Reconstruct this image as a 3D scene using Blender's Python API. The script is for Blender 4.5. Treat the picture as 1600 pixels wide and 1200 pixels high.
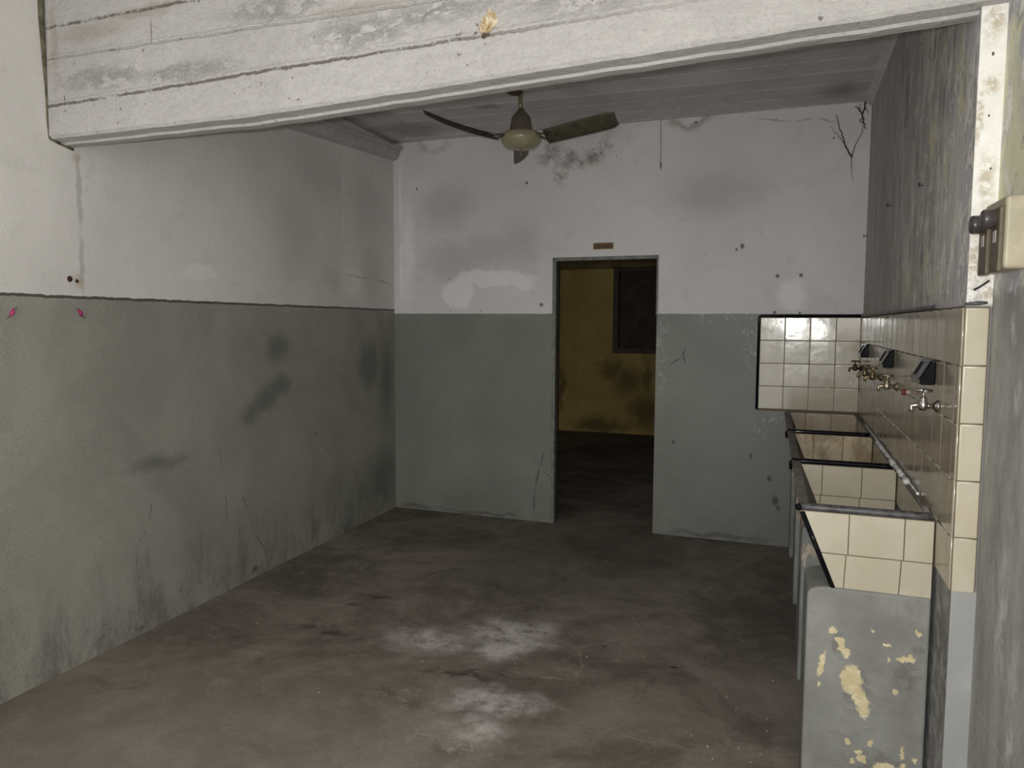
import bpy, bmesh, math, random
from mathutils import Vector, Matrix, noise as mnoise
random.seed(7)
for o in list(bpy.data.objects): bpy.data.objects.remove(o)
S = bpy.context.scene
COL = S.collection

# ------------------------------------------------------------------ camera
CAM = Vector((0, 0, 1.4363)); F_PX = 1186.74; YAW, PITCH, ROLL = 0.3272, -0.0796, 0.0052
fwd = Vector((-math.sin(YAW) * math.cos(PITCH), math.cos(YAW) * math.cos(PITCH), math.sin(PITCH)))
rt0 = Vector((math.cos(YAW), math.sin(YAW), 0)); up0 = rt0.cross(fwd)
rt = rt0 * math.cos(ROLL) + up0 * math.sin(ROLL); up = up0 * math.cos(ROLL) - rt0 * math.sin(ROLL)
cd = bpy.data.cameras.new('camera'); cam = bpy.data.objects.new('camera', cd); COL.objects.link(cam)
cam.matrix_world = Matrix(((rt.x, up.x, -fwd.x, CAM.x), (rt.y, up.y, -fwd.y, CAM.y), (rt.z, up.z, -fwd.z, CAM.z), (0, 0, 0, 1)))
cd.sensor_width = 36; cd.lens = 36 * F_PX / 1600; cd.clip_start = 0.05
S.camera = cam

# ------------------------------------------------------------------ world, light, exposure
S.view_settings.view_transform = 'Standard'; S.view_settings.look = 'None'
S.view_settings.gamma = 1; S.view_settings.use_curve_mapping = False
S.view_settings.exposure = 1.0
W = bpy.data.worlds.new('world'); S.world = W; W.use_nodes = True
W.node_tree.nodes['Background'].inputs[0].default_value = (1.0, 0.98, 0.95, 1)
W.node_tree.nodes['Background'].inputs[1].default_value = 0.22      # dim ambient fill, let in by leaving the room open behind the camera
fl = bpy.data.lights.new('camera_flash', 'POINT'); fl.energy = 62; fl.shadow_soft_size = 0.012; fl.color = (1, .985, .95)
flo = bpy.data.objects.new('camera_flash', fl); COL.objects.link(flo); flo.location = CAM + up * .035 - rt * .01

sl = bpy.data.lights.new('added_fill_from_behind', 'SUN'); sl.energy = .8; sl.angle = math.radians(60); sl.color = (1, .99, .97)  # added soft fill from behind the camera, evens out the flash falloff
slo = bpy.data.objects.new('added_fill_from_behind', sl); COL.objects.link(slo); slo.location = (0, -6, 3); slo.rotation_euler = (math.radians(90), 0, math.radians(8))

# ------------------------------------------------------------------ room numbers (metres)
WB, WL, WR = -0.0356, -0.0116, 0.0215
def yb(x): return 5.151 + WB * x                 # back wall
def xl(y): return -2.734 + (y - 5.151) * WL      # left wall
def xr(y): return 0.535 + (y - 5.151) * WR       # right wall of the back part
PY = 2.225                                        # face of the pier on the right
XN = 0.53                                         # right wall nearer the camera
HC = 2.78; DADO = 1.505; TT = 1.487
DX0, DX1, DZ = -1.457, -0.730, 1.886              # doorway

# ------------------------------------------------------------------ material helper
class M:
    def __init__(s, name, rough=.8, spec=.3, metal=0):
        s.mat = bpy.data.materials.new(name); s.mat.use_nodes = True
        s.t = s.mat.node_tree; s.b = s.t.nodes['Principled BSDF']
        s.b.inputs['Roughness'].default_value = rough; s.b.inputs['Specular IOR Level'].default_value = spec
        s.b.inputs['Metallic'].default_value = metal
        s.pos = s.n('ShaderNodeTexCoord').outputs['Object']
    def n(s, ty): return s.t.nodes.new(ty)
    def put(s, sock, v):
        if isinstance(v, bpy.types.NodeSocket): s.t.links.new(v, sock)
        elif v is not None:
            if hasattr(sock, 'default_value') and isinstance(v, (tuple, list)) and sock.type == 'RGBA' and len(v) == 3: v = (*v, 1)
            sock.default_value = v
    def math(s, op, a, b=None, c=None, clamp=False):
        q = s.n('ShaderNodeMath'); q.operation = op; q.use_clamp = clamp
        for i, v in enumerate((a, b, c)): s.put(q.inputs[i], v)
        return q.outputs[0]
    def vm(s, op, a, b=None, scale=None):
        q = s.n('ShaderNodeVectorMath'); q.operation = op
        s.put(q.inputs[0], a); s.put(q.inputs[1], b)
        if scale is not None: s.put(q.inputs['Scale'], scale)
        return q.outputs['Value'] if op in ('LENGTH', 'DOT_PRODUCT', 'DISTANCE') else q.outputs[0]
    def sep(s, v): q = s.n('ShaderNodeSeparateXYZ'); s.put(q.inputs[0], v); return q.outputs
    def comb(s, x, y, z=0.0):
        q = s.n('ShaderNodeCombineXYZ')
        for i, v in enumerate((x, y, z)): s.put(q.inputs[i], v)
        return q.outputs[0]
    def noise(s, scale, detail=5, rough=.6, dist=0, vec=None, col=False):
        q = s.n('ShaderNodeTexNoise'); s.put(q.inputs['Vector'], vec or s.pos)
        for k, v in (('Scale', scale), ('Detail', detail), ('Roughness', rough), ('Distortion', dist)): q.inputs[k].default_value = v
        return q.outputs['Color' if col else 'Fac']
    def rng(s, v, a, b, lo=0., hi=1., smooth=True):
        q = s.n('ShaderNodeMapRange'); q.clamp = True
        if smooth: q.interpolation_type = 'SMOOTHSTEP'
        for i, x in enumerate((v, a, b, lo, hi)): s.put(q.inputs[i], x)
        return q.outputs[0]
    def mix(s, f, a, b, mode='MIX'):
        q = s.n('ShaderNodeMix'); q.data_type = 'RGBA'; q.blend_type = mode
        s.put(q.inputs[0], f); s.put(q.inputs[6], a); s.put(q.inputs[7], b)
        return q.outputs[2]
    def stretch(s, v, k): return s.vm('MULTIPLY', v, k)
    def max(s, *a):
        r = a[0]
        for x in a[1:]: r = s.math('MAXIMUM', r, x)
        return r
    def mul(s, *a):
        r = a[0]
        for x in a[1:]: r = s.math('MULTIPLY', r, x)
        return r
    def warp(s, v, scale, amp, detail=3):
        c = s.noise(scale, detail, .6, vec=v, col=True)
        return s.vm('ADD', v, s.vm('MULTIPLY', s.vm('SUBTRACT', c, (.5, .5, .5)), (amp, amp, 0)))
    def blob(s, uv, u, v, ru, rv, soft=.6, ang=0):
        d = s.vm('SUBTRACT', uv, (u, v, 0))
        if ang:
            q = s.n('ShaderNodeVectorRotate'); q.rotation_type = 'Z_AXIS'; s.put(q.inputs['Vector'], d); q.inputs['Angle'].default_value = -ang; d = q.outputs[0]
        d = s.vm('LENGTH', s.vm('MULTIPLY', d, (1 / ru, 1 / rv, 0)))
        return s.rng(d, 1.0, 1.0 - soft)
    def blobs(s, uv, lst): return s.max(*[s.blob(uv, *b) for b in lst])
    def crack(s, uv, pts, w=.004, soft=.8):
        out = []
        for (a, b), (c, d) in zip(pts, pts[1:]):
            L = math.hypot(c - a, d - b)
            out.append(s.blob(uv, (a + c) / 2, (b + d) / 2, L / 2 * 1.12 + w, w, soft, math.atan2(d - b, c - a)))
        return s.max(*out)
    def bump(s, h, strength=.4, dist=.01):
        q = s.n('ShaderNodeBump'); q.inputs['Strength'].default_value = strength; q.inputs['Distance'].default_value = dist
        s.put(q.inputs['Height'], h); s.t.links.new(q.outputs[0], s.b.inputs['Normal']); return s
    def color(s, c): s.put(s.b.inputs['Base Color'], c); return s
    def rough(s, r): s.put(s.b.inputs['Roughness'], r); return s

def simple(name, c, rough=.6, spec=.4, metal=0, var=.25, scale=30, bump=0, dirt=None):
    m = M(name, rough, spec, metal)
    f = m.noise(scale, 5, .65)
    dk = tuple(x * (1 - var) for x in c) if dirt is None else dirt
    m.color(m.mix(m.rng(f, .35, .7), dk, c))
    if bump: m.bump(f, bump, .003)
    return m.mat

# ------------------------------------------------------------------ mesh helper
class MB:
    def __init__(s): s.v = []; s.f = []; s.m = []; s.sm = []
    def add(s, vs, fs, mi=0, smooth=False):
        k = len(s.v); s.v += [tuple(p) for p in vs]
        for f in fs: s.f.append([k + i for i in f]); s.m.append(mi); s.sm.append(smooth)
        return s
    def hexa(s, c, mi=0):    # 8 corners: bottom ring then top ring
        return s.add(c, [(3, 2, 1, 0), (4, 5, 6, 7), (0, 1, 5, 4), (1, 2, 6, 5), (2, 3, 7, 6), (3, 0, 4, 7)], mi)
    def box(s, x0, x1, y0, y1, z0, z1, mi=0):
        return s.hexa([(x0, y0, z0), (x1, y0, z0), (x1, y1, z0), (x0, y1, z0), (x0, y0, z1), (x1, y0, z1), (x1, y1, z1), (x0, y1, z1)], mi)
    def prism(s, poly, a, b, mi=0):   # two matching rings of 3D points
        n = len(a); return s.add(list(a) + list(b), [tuple(range(n))[::-1], tuple(range(n, 2 * n))] + [(i, (i + 1) % n, n + (i + 1) % n, n + i) for i in range(n)], mi)
    def vprism(s, poly, z0, z1, mi=0): return s.prism(None, [(x, y, z0) for x, y in poly], [(x, y, z1) for x, y in poly], mi)
    def tube(s, pts, r, n=10, mi=0, caps=True):
        pts = [Vector(p) for p in pts]; rs = r if isinstance(r, (list, tuple)) else [r] * len(pts)
        vs = []; prev = None
        for i, p in enumerate(pts):
            d = (pts[min(i + 1, len(pts) - 1)] - pts[max(i - 1, 0)]).normalized()
            if prev is None: u = d.orthogonal().normalized()
            else: u = (prev - d * prev.dot(d)).normalized()
            prev = u; w = d.cross(u)
            for k in range(n):
                a = 2 * math.pi * k / n; vs.append(p + (u * math.cos(a) + w * math.sin(a)) * rs[i])
        fs = [(i * n + k, i * n + (k + 1) % n, (i + 1) * n + (k + 1) % n, (i + 1) * n + k) for i in range(len(pts) - 1) for k in range(n)]
        k0 = len(s.v); s.add(vs, fs, mi, True)
        if caps:
            L = (len(pts) - 1) * n
            s.f += [[k0 + i for i in range(n)][::-1], [k0 + L + i for i in range(n)]]; s.m += [mi, mi]; s.sm += [False, False]
        return s
    def lathe(s, prof, c=(0, 0, 0), ax=(0, 0, 1), n=32, mi=0):   # prof: (radius, height along axis)
        ax = Vector(ax).normalized(); u = ax.orthogonal().normalized(); w = ax.cross(u); c = Vector(c); vs = []
        for r, h in prof:
            for k in range(n):
                a = 2 * math.pi * k / n; vs.append(c + ax * h + (u * math.cos(a) + w * math.sin(a)) * max(r, 1e-4))
        fs = [(i * n + k, i * n + (k + 1) % n, (i + 1) * n + (k + 1) % n, (i + 1) * n + k) for i in range(len(prof) - 1) for k in range(n)]
        return s.add(vs, fs, mi, True)
    def obj(s, name, mats, parent=None, bevel=0, seg=2, wn=False):
        me = bpy.data.meshes.new(name); me.from_pydata(s.v, [], s.f)
        for i, p in enumerate(me.polygons): p.material_index = s.m[i]; p.use_smooth = s.sm[i]
        bm = bmesh.new(); bm.from_mesh(me)
        bmesh.ops.recalc_face_normals(bm, faces=bm.faces); bm.to_mesh(me); bm.free()
        for m in (mats if isinstance(mats, (list, tuple)) else [mats]): me.materials.append(m)
        o = bpy.data.objects.new(name, me); COL.objects.link(o)
        if parent: 
            o.parent = parent; o.matrix_parent_inverse = Matrix.Translation(-parent_loc(parent))
        if bevel:
            b = o.modifiers.new('bevel', 'BEVEL'); b.width = bevel; b.segments = seg; b.limit_method = 'ANGLE'; b.angle_limit = .6
        if wn: w_ = o.modifiers.new('weighted_normal', 'WEIGHTED_NORMAL'); w_.keep_sharp = True; w_.weight = 80
        return o
def parent_loc(p): return Vector(p.location) if p.type == 'EMPTY' else Vector((0, 0, 0))
def struct(o): o['kind'] = 'structure'; return o
def tag(o, label, cat, group=None):
    o['label'] = label; o['category'] = cat
    if group: o['group'] = group
    return o
def thing(name, loc, label, cat, group=None):
    o = bpy.data.objects.new(name, None); COL.objects.link(o); o.location = loc; o.empty_display_size = .05
    return tag(o, label, cat, group)

# ------------------------------------------------------------------ wall materials
def plaster(m, base, dark, k=1.0, s1=1.1):
    a = m.noise(s1, 6, .62, .3); b = m.noise(9, 6, .7); c = m.noise(160, 3, .6)
    col = m.mix(m.rng(a, .36, .68), dark, base)
    col = m.mix(m.mul(m.rng(b, .52, .75), .35 * k), col, tuple(x * .72 for x in dark))
    col = m.mix(m.mul(m.rng(c, .3, .7), .22 * k), col, tuple(x * .6 for x in base))
    return col, b, c

# left wall: pale plaster above, grey-green gloss dado below, u = Y, v = Z
m = M('left_wall_paint', .75, .25); P = m.sep(m.pos); uv = m.comb(P[1], P[2]); uw = m.warp(uv, 6, .12); uf = m.warp(uv, 22, .03)
col, b1, c1 = plaster(m, (.76, .74, .715), (.66, .645, .625))
col = m.mix(m.mul(m.blobs(uw, [(4.85, 2.25, .42, .42, .8), (4.9, 1.8, .25, .3, .8), (3.95, 1.95, .3, .4, .9), (4.25, 2.4, .5, .3, .9), (4.45, 1.72, .3, .12, .9)]), .38), col, (.42, .40, .38))
col = m.mix(m.mul(m.blobs(uw, [(3.13, 1.67, .16, .06, .5), (4.6, 1.73, .22, .16, .7)]), .55), col, (.84, .83, .81))
col = m.mix(m.mul(m.crack(uf, [(4.5, 2.5), (4.51, 2.2), (4.5, 1.98)], .012), .6), col, (.84, .83, .81))
col = m.mix(m.mul(m.crack(uf, [(2.425, 2.13), (2.427, 1.8), (2.425, 1.54)], .016, .5), .75), col, (.44, .44, .42))
col = m.mix(m.mul(m.crack(uf, [(4.5, 1.76), (4.9, 1.75), (5.2, 1.73)], .006), .7), col, (.2, .2, .19))
col = m.mix(m.mul(m.blobs(uf, [(2.41, 1.6, .03, .04, .9), (2.42, 2.1, .03, .03, .8)]), .5), col, (.42, .28, .16))
dado = m.mix(m.rng(m.noise(1.6, 6, .65, .4), .35, .68), (.275, .272, .24), (.36, .355, .312))
dado = m.mix(m.mul(m.rng(c1, .35, .7), .4), dado, (.15, .155, .14))
dado = m.mix(m.mul(m.blobs(uw, [(3.76, 1.28, .16, .13, .8), (3.76, 1.06, .20, .11, .8), (3.64, 1.0, .24, .10, .8, .35), (3.50, .93, .15, .10, .9), (4.83, 1.13, .22, .26, .7), (5.1, 1.0, .16, .5, .9), (2.82, .77, .3, .06, .98), (5.05, .3, .3, .35, .9)]), .6), dado, (.10, .108, .105))
dado = m.mix(m.mul(m.blobs(uw, [(2.1, 1.17, .28, .12, .4), (3.3, .6, .4, .2, .9), (2.6, .2, .5, .2, .9)]), .35), dado, (.32, .32, .285))
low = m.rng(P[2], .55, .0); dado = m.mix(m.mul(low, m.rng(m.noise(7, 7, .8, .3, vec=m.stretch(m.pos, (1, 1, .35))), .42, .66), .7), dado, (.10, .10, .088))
cr = m.max(m.crack(uf, [(3.40, .50), (3.47, .38), (3.50, .27), (3.60, .12)], .0045, .5), m.crack(uf, [(2.66, .42), (2.665, .2), (2.67, .08)], .004), m.crack(uf, [(2.67, .42), (2.73, .48), (2.77, .62)], .004),
           m.crack(uf, [(3.22, .82), (3.27, .6), (3.28, .3), (3.27, .05)], .0045), m.crack(uf, [(3.38, .35), (3.37, .2), (3.36, .12)], .004), m.crack(uf, [(4.1, .76), (4.2, .70), (4.32, .55)], .00455),
           m.crack(uf, [(4.36, .62), (4.42, .42), (4.43, .25)], .0045), m.crack(uf, [(4.55, .5), (4.68, .3), (4.7, .12)], .00455), m.crack(uf, [(2.72, .40), (2.73, .28)], .004), m.blobs(uw, [(2.66, .03, .03, .03, .8), (3.5, .05, .05, .03, .9)]))
dado = m.mix(m.mul(cr, m.rng(m.noise(26, 5, .8), .36, .56), .85), dado, (.06, .06, .055))
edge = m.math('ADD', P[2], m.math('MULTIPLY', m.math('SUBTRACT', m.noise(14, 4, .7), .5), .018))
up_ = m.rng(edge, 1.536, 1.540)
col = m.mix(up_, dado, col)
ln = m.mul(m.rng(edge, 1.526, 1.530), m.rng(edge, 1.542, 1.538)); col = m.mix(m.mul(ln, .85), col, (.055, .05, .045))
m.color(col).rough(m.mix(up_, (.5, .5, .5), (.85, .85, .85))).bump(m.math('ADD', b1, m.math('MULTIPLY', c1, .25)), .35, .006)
MAT_LEFT = m.mat

# back wall, u = X, v = Z
m = M('back_wall_paint', .75, .25); P = m.sep(m.pos); uv = m.comb(P[0], P[2]); uw = m.warp(uv, 7, .12); uf = m.warp(uv, 25, .03)
col, b1, c1 = plaster(m, (.75, .74, .735), (.66, .648, .645))
col = m.mix(m.mul(m.blobs(uw, [(-1.9, 1.95, .6, .2, .9), (-2.2, 1.9, .4, .25, .9), (-2.3, 2.3, .35, .3, .95), (-1.7, 2.0, .25, .3, .9), (-.4, 2.3, .5, .25, .95)]), .4), col, (.33, .315, .31))
col = m.mix(m.mul(m.blobs(uw, [(-1.92, 1.76, .37, .075, .3), (-2.2, 1.65, .14, .13, .3), (-1.7, 1.72, .12, .05, .4), (.12, 1.62, .12, .14, .5), (-2.62, 2.0, .1, .6, .9)]), .6), col, (.86, .86, .86))
# damp rings under the ceiling
ro = m.blob(uw, -1.30, 2.70, .28, .22, .35); ri = m.blob(uw, -1.28, 2.74, .22, .17, .35)
ring = m.math('MULTIPLY', ro, m.math('SUBTRACT', 1.0, ri))
r2 = m.math('MULTIPLY', m.blob(uw, -.54, 2.79, .17, .11, .4), m.math('SUBTRACT', 1.0, m.blob(uw, -.54, 2.81, .13, .10, .4)))
r3 = m.math('MULTIPLY', m.blob(uw, -2.4, 2.76, .16, .10, .4), m.math('SUBTRACT', 1.0, m.blob(uw, -2.4, 2.79, .13, .09, .4)))
dr = m.mul(m.blobs(uw, [(-1.42, 2.5, .09, .13, .8), (-1.5, 2.58, .14, .08, .9)]), m.rng(m.noise(18, 5, .7), .35, .6))
col = m.mix(m.mul(m.max(ring, dr, m.mul(r3, .5)), m.rng(m.noise(12, 6, .75), .3, .65), .95), col, (.22, .19, .17))
col = m.mix(m.mul(r2, .8), col, (.30, .30, .26))
fleck = m.mul(m.rng(m.noise(55, 2, .5), .66, .70), m.blobs(uw, [(-1.42, 2.64, .12, .1, .6), (-.52, 2.75, .08, .05, .5), (-1.1, 2.6, .3, .15, .9)]))
col = m.mix(m.mul(fleck, .9), col, (.16, .07, .055))
dots = m.blobs(uv, [(-2.54, 2.437, .010, .010, .4), (-1.666, 2.427, .013, .013, .4), (-.19, 1.94, .018, .024, .7), (-.225, 1.92, .01, .015, .7), (.03, 1.745, .015, .015, .5), (.17, 1.748, .015, .015, .5), (.02, 1.515, .014, .012, .5), (.17, 1.512, .01, .01, .5), (-2.27, 1.765, .008, .008, .5), (-2.26, 1.525, .006, .006, .5), (-2.02, 1.525, .006, .006, .5), (-1.55, 1.57, .025, .02, .8), (.33, 2.58, .008, .008, .5), (-.5, 2.745, .012, .01, .5)])
col = m.mix(m.mul(dots, .85), col, (.08, .07, .065))
col = m.mix(m.mul(m.crack(uf, [(-.15, 2.735), (.1, 2.7), (.22, 2.71), (.36, 2.665)], .007), .7), col, (.24, .23, .22))
col = m.mix(m.mul(m.crack(uf, [(-2.68, 2.66), (-2.68, 2.1), (-2.67, 1.53)], .02, .6), .6), col, (.84, .83, .81))
dado = m.mix(m.rng(m.noise(1.7, 6, .62, .3), .35, .68), (.20, .208, .185), (.245, .25, .222))
dado = m.mix(m.mul(m.rng(c1, .35, .7), .35), dado, (.15, .16, .145))
dado = m.mix(m.mul(m.rng(P[0], -.75, .0), .35), dado, (.19, .215, .215))
eff = m.mul(m.rng(m.noise(38, 6, .8), .50, .70), m.blobs(uw, [(-.25, 1.52, .42, .12, .8), (-.12, 1.35, .1, .35, .9), (-.7, 1.25, .06, .45, .8), (.0, .82, .25, .05, .8), (-.05, .75, .07, .12, .9)]))
dado = m.mix(m.mul(eff, .8), dado, (.55, .57, .56))
cr = m.max(m.crack(uf, [(-1.595, .05), (-1.59, .25), (-1.55, .40), (-1.52, .52)], .009), m.crack(uf, [(-1.52, .37), (-1.46, .33)], .007), m.crack(uf, [(-.64, 1.16), (-.56, 1.22), (-.53, 1.28)], .009), m.crack(uf, [(-.55, 1.23), (-.53, 1.18)], .008),
           m.blobs(uf, [(-.10, .58, .012, .035, .6), (.02, .44, .02, .03, .7), (.06, .3, .03, .05, .8), (.08, .25, .02, .03, .8), (-.6, .64, .01, .03, .8)]), m.mul(m.blobs(uw, [(-2.55, .03, .2, .03, .8), (-2.0, .02, .5, .02, .8), (-.3, .03, .5, .03, .8)]), .7))
dado = m.mix(m.mul(cr, .8), dado, (.05, .05, .05))
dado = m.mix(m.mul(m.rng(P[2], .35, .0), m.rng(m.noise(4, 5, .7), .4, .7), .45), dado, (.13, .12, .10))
edge = m.math('ADD', P[2], m.math('MULTIPLY', m.math('SUBTRACT', m.noise(14, 4, .7), .5), .008))
up_ = m.rng(edge, DADO - .001, DADO + .003)
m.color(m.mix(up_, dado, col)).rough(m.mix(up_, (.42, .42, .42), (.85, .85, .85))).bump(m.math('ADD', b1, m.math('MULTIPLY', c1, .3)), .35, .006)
MAT_BACK = m.mat

# right wall, back part: old grey plaster with long vertical peels, u = Y, v = Z
m = M('right_wall_peeling', .85, .2); P = m.sep(m.pos); uv = m.comb(P[1], P[2]); uw = m.warp(uv, 8, .15)
sv = m.noise(6, 7, .7, .4, vec=m.stretch(m.pos, (1, 1.6, .28))); sv2 = m.noise(20, 6, .7, .3, vec=m.stretch(m.pos, (1, 1.6, .2)))
col = m.mix(m.rng(sv, .35, .65), (.40, .375, .365), (.50, .475, .465))
near = m.rng(P[1], 3.9, 2.5)
fl1 = m.mul(m.rng(sv2, .50, .57), m.math('ADD', m.math('MULTIPLY', near, .75), .25))
col = m.mix(m.mul(fl1, .8), col, (.66, .65, .655))
pe = m.mul(m.blobs(uw, [(2.75, 2.25, .10, .12, .7), (2.85, 2.05, .12, .1, .7), (2.75, 1.62, .28, .11, .5), (2.6, 1.85, .1, .25, .8), (2.45, 2.0, .16, .6, .8), (3.3, 1.6, .15, .12, .7)]), m.rng(m.noise(13, 6, .75, vec=m.stretch(m.pos, (1, 1, .5))), .42, .48))
col = m.mix(m.mul(pe, .85), col, (.72, .69, .50))
pe2 = m.mul(m.rng(P[1], 2.9, 2.3), m.rng(m.noise(9, 7, .75, .3, vec=m.stretch(m.pos, (1, .7, .4))), .47, .53))
col = m.mix(m.mul(pe2, .8), col, (.58, .57, .61))
wh = m.mul(m.rng(m.noise(22, 6, .75, .5, vec=m.stretch(m.pos, (1, .5, .45))), .555, .58), m.math('ADD', m.math('MULTIPLY', near, .8), .2))
col = m.mix(wh, col, (.78, .77, .73))
fk = m.mul(m.rng(m.noise(7, 8, .78, .5, vec=m.stretch(m.pos, (1, .7, .5))), .52, .55), m.rng(P[1], 4.6, 2.6, .15, 1.))
col = m.mix(m.mul(fk, .85), col, m.mix(m.rng(sv2, .4, .6), (.52, .51, .53), (.84, .83, .78)))
dkp = m.mul(m.rng(m.noise(5, 7, .75, .3, vec=m.stretch(m.pos, (1, 1.6, .5))), .57, .62), m.rng(P[1], 4.6, 2.8, .3, 1.))
col = m.mix(m.mul(dkp, .6), col, (.22, .205, .20))
col = m.mix(m.mul(m.rng(P[2], .80, .72), .85), col, m.mix(m.rng(m.noise(16, 6, .75), .45, .62), (.17, .17, .16), (.36, .37, .36)))
m.color(col).bump(m.math('ADD', sv2, m.math('MULTIPLY', wh, .4)), .5, .008)
MAT_RIGHT = m.mat

# pier face: thick white paint flaking above, grey paint below, u = X, v = Z
m = M('pier_paint', .8, .2); P = m.sep(m.pos); uv = m.comb(P[0], P[2]); uw = m.warp(uv, 14, .06)
col = m.mix(m.rng(m.noise(9, 6, .7), .4, .65), (.80, .79, .74), (.90, .89, .86))
br = m.mul(m.blobs(uw, [(.50, 2.19, .04, .07, .8), (.50, 2.03, .035, .035, .8), (.48, 1.95, .012, .14, .8), (.49, 1.6, .05, .10, .9), (.50, 1.8, .03, .1, .9), (.52, 1.52, .03, .05, .7)]), m.rng(m.noise(40, 6, .75), .40, .55))
col = m.mix(m.mul(br, .75), col, (.46, .38, .26))
col = m.mix(m.mul(m.rng(P[2], 1.72, 1.5), m.rng(m.noise(28, 6, .75), .45, .6), .7), col, (.36, .35, .35))
col = m.mix(m.blobs(uv, [(.502, 2.11, .004, .006, .4), (.51, 1.83, .003, .004, .4), (.50, 1.96, .003, .004, .4)]), col, (.12, .1, .09))
gr = m.mix(m.rng(m.noise(5, 5, .6), .4, .65), (.33, .335, .33), (.38, .385, .38))
col = m.mix(m.rng(P[2], 1.50, 1.48), col, (.22, .22, .22))
col = m.mix(m.rng(P[2], .75, .74), col, gr)
m.color(col).bump(m.noise(60, 5, .7), .4, .004)
MAT_PIER = m.mat

# right wall beside the camera: yellowish and blue-grey peeling above, worn grey dado below, u = Y, v = Z
m = M('near_right_wall_paint', .8, .25); P = m.sep(m.pos); uv = m.comb(P[1], P[2]); uw = m.warp(uv, 8, .1)
sv = m.noise(7, 7, .72, .4, vec=m.stretch(m.pos, (1, 1.1, .5))); sv2 = m.noise(24, 7, .75, .3, vec=m.stretch(m.pos, (1, .7, .4)))
upc = m.mix(m.rng(sv, .40, .60), (.50, .50, .54), (.74, .73, .52))
upc = m.mix(m.rng(sv2, .52, .62), upc, (.86, .85, .78))
upc = m.mix(m.mul(m.rng(m.noise(16, 7, .75, .2), .57, .66), .7), upc, (.27, .26, .29))
gr = m.mix(m.rng(sv, .36, .66), (.30, .30, .285), (.44, .435, .42))
gr = m.mix(m.mul(m.rng(sv2, .52, .68), .5), gr, (.50, .49, .48))
gr = m.mix(m.mul(m.blobs(uw, [(2.03, 1.44, .03, .06, .7), (1.985, 1.27, .03, .07, .7), (2.0, .75, .06, .22, .8), (1.9, .55, .06, .3, .8), (2.07, 1.62, .05, .06, .8)]), m.rng(sv2, .38, .6), .85), gr, (.66, .65, .66))
gr = m.mix(m.mul(m.crack(uv, [(2.19, .46), (2.05, .455), (1.88, .44)], .004), .6), gr, (.62, .58, .5))
up_ = m.rng(m.math('ADD', P[2], m.math('MULTIPLY', m.math('SUBTRACT', sv2, .5), .12)), 1.50, 1.535)
m.color(m.mix(up_, gr, upc)).bump(m.math('ADD', sv2, m.math('MULTIPLY', sv, .5)), .5, .006)
MAT_NEAR = m.mat

# concrete ceiling with board marks running along X
m = M('ceiling_concrete', .85, .2); P = m.sep(m.pos)
bd = m.math('FRACT', m.math('ADD', m.math('DIVIDE', P[1], .21), m.math('MULTIPLY', m.noise(1.2, 3, .5), .12)))
lnb = m.math('ABSOLUTE', m.math('SUBTRACT', bd, .5)); lnm = m.rng(lnb, .05, .02)
idx = m.noise(1.0, 0, .5, vec=m.comb(0.0, m.math('MULTIPLY', m.math('FLOOR', m.math('ADD', m.math('DIVIDE', P[1], .21), .5)), 7.3), 0.0))
col = m.mix(m.rng(m.noise(2.2, 6, .7, .4), .35, .68), (.52, .50, .505), (.68, .655, .66))
col = m.mix(m.mul(m.rng(idx, .4, .6), .35), col, (.42, .405, .41))
col = m.mix(m.mul(lnm, m.rng(m.noise(14, 5, .85), .42, .56), .9), col, (.92, .91, .89))
uw = m.warp(m.comb(P[0], P[1]), 8, .15)
col = m.mix(m.mul(m.blobs(uw, [(-2.4, 4.9, .35, .3, .8), (-2.5, 4.4, .3, .2, .8), (-1.7, 4.55, .12, .08, .8), (.35, 4.85, .2, .25, .9)]), .55), col, (.19, .165, .155))
m.color(col).bump(m.math('ADD', m.math('MULTIPLY', lnm, .6), m.noise(30, 6, .7)), .5, .008)
MAT_CEIL = m.mat

# board-marked beam, thick off-white paint, u = X, v = Z
m = M('beam_paint', .75, .25); P = m.sep(m.pos); uv = m.comb(P[0], P[2]); uw = m.warp(uv, 12, .05)
wob = m.math('ADD', m.math('MULTIPLY', m.math('SUBTRACT', m.noise(9, 6, .75), .5), .022), m.math('MULTIPLY', m.math('SUBTRACT', m.noise(60, 4, .8), .5), .014))
z = m.math('ADD', P[2], wob)
def bline(z0, sl, w): return m.rng(m.math('ABSOLUTE', m.math('SUBTRACT', z, m.math('ADD', m.math('MULTIPLY', P[0], sl), z0))), w, w * .2)
l1 = bline(2.326, .021, .0065); l2 = bline(2.425, -.008, .005); l3 = bline(2.572, .002, .007)
ridge = m.max(bline(2.336, .021, .010), bline(2.433, -.008, .010), bline(2.562, .002, .010))
brk = m.noise(7, 7, .85)
fade = m.rng(P[0], -.2, -1.4, .2, 1.)
dk = m.max(m.mul(l1, m.rng(brk, .40, .52), fade), m.mul(l2, m.rng(brk, .53, .60), .8), m.mul(l3, m.rng(brk, .46, .56), .9))
col = m.mix(m.rng(m.noise(1.5, 6, .65, .3), .35, .68), (.50, .485, .472), (.565, .55, .535))
spk = m.noise(90, 4, .8)
col = m.mix(m.mul(m.rng(spk, .50, .72), .45), col, (.30, .285, .275))
col = m.mix(m.mul(m.blobs(uw, [(-2.45, 2.52, .25, .05, .8), (-2.2, 2.56, .3, .03, .8), (-1.3, 2.45, .3, .03, .9), (-2.65, 2.5, .03, .3, .9)]), .5), col, (.34, .295, .23))
col = m.mix(m.mul(dk, .8), col, (.13, .10, .08))
vm_ = m.crack(uv, [(-2.164, 2.535), (-2.162, 2.44)], .0035, .5)
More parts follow.
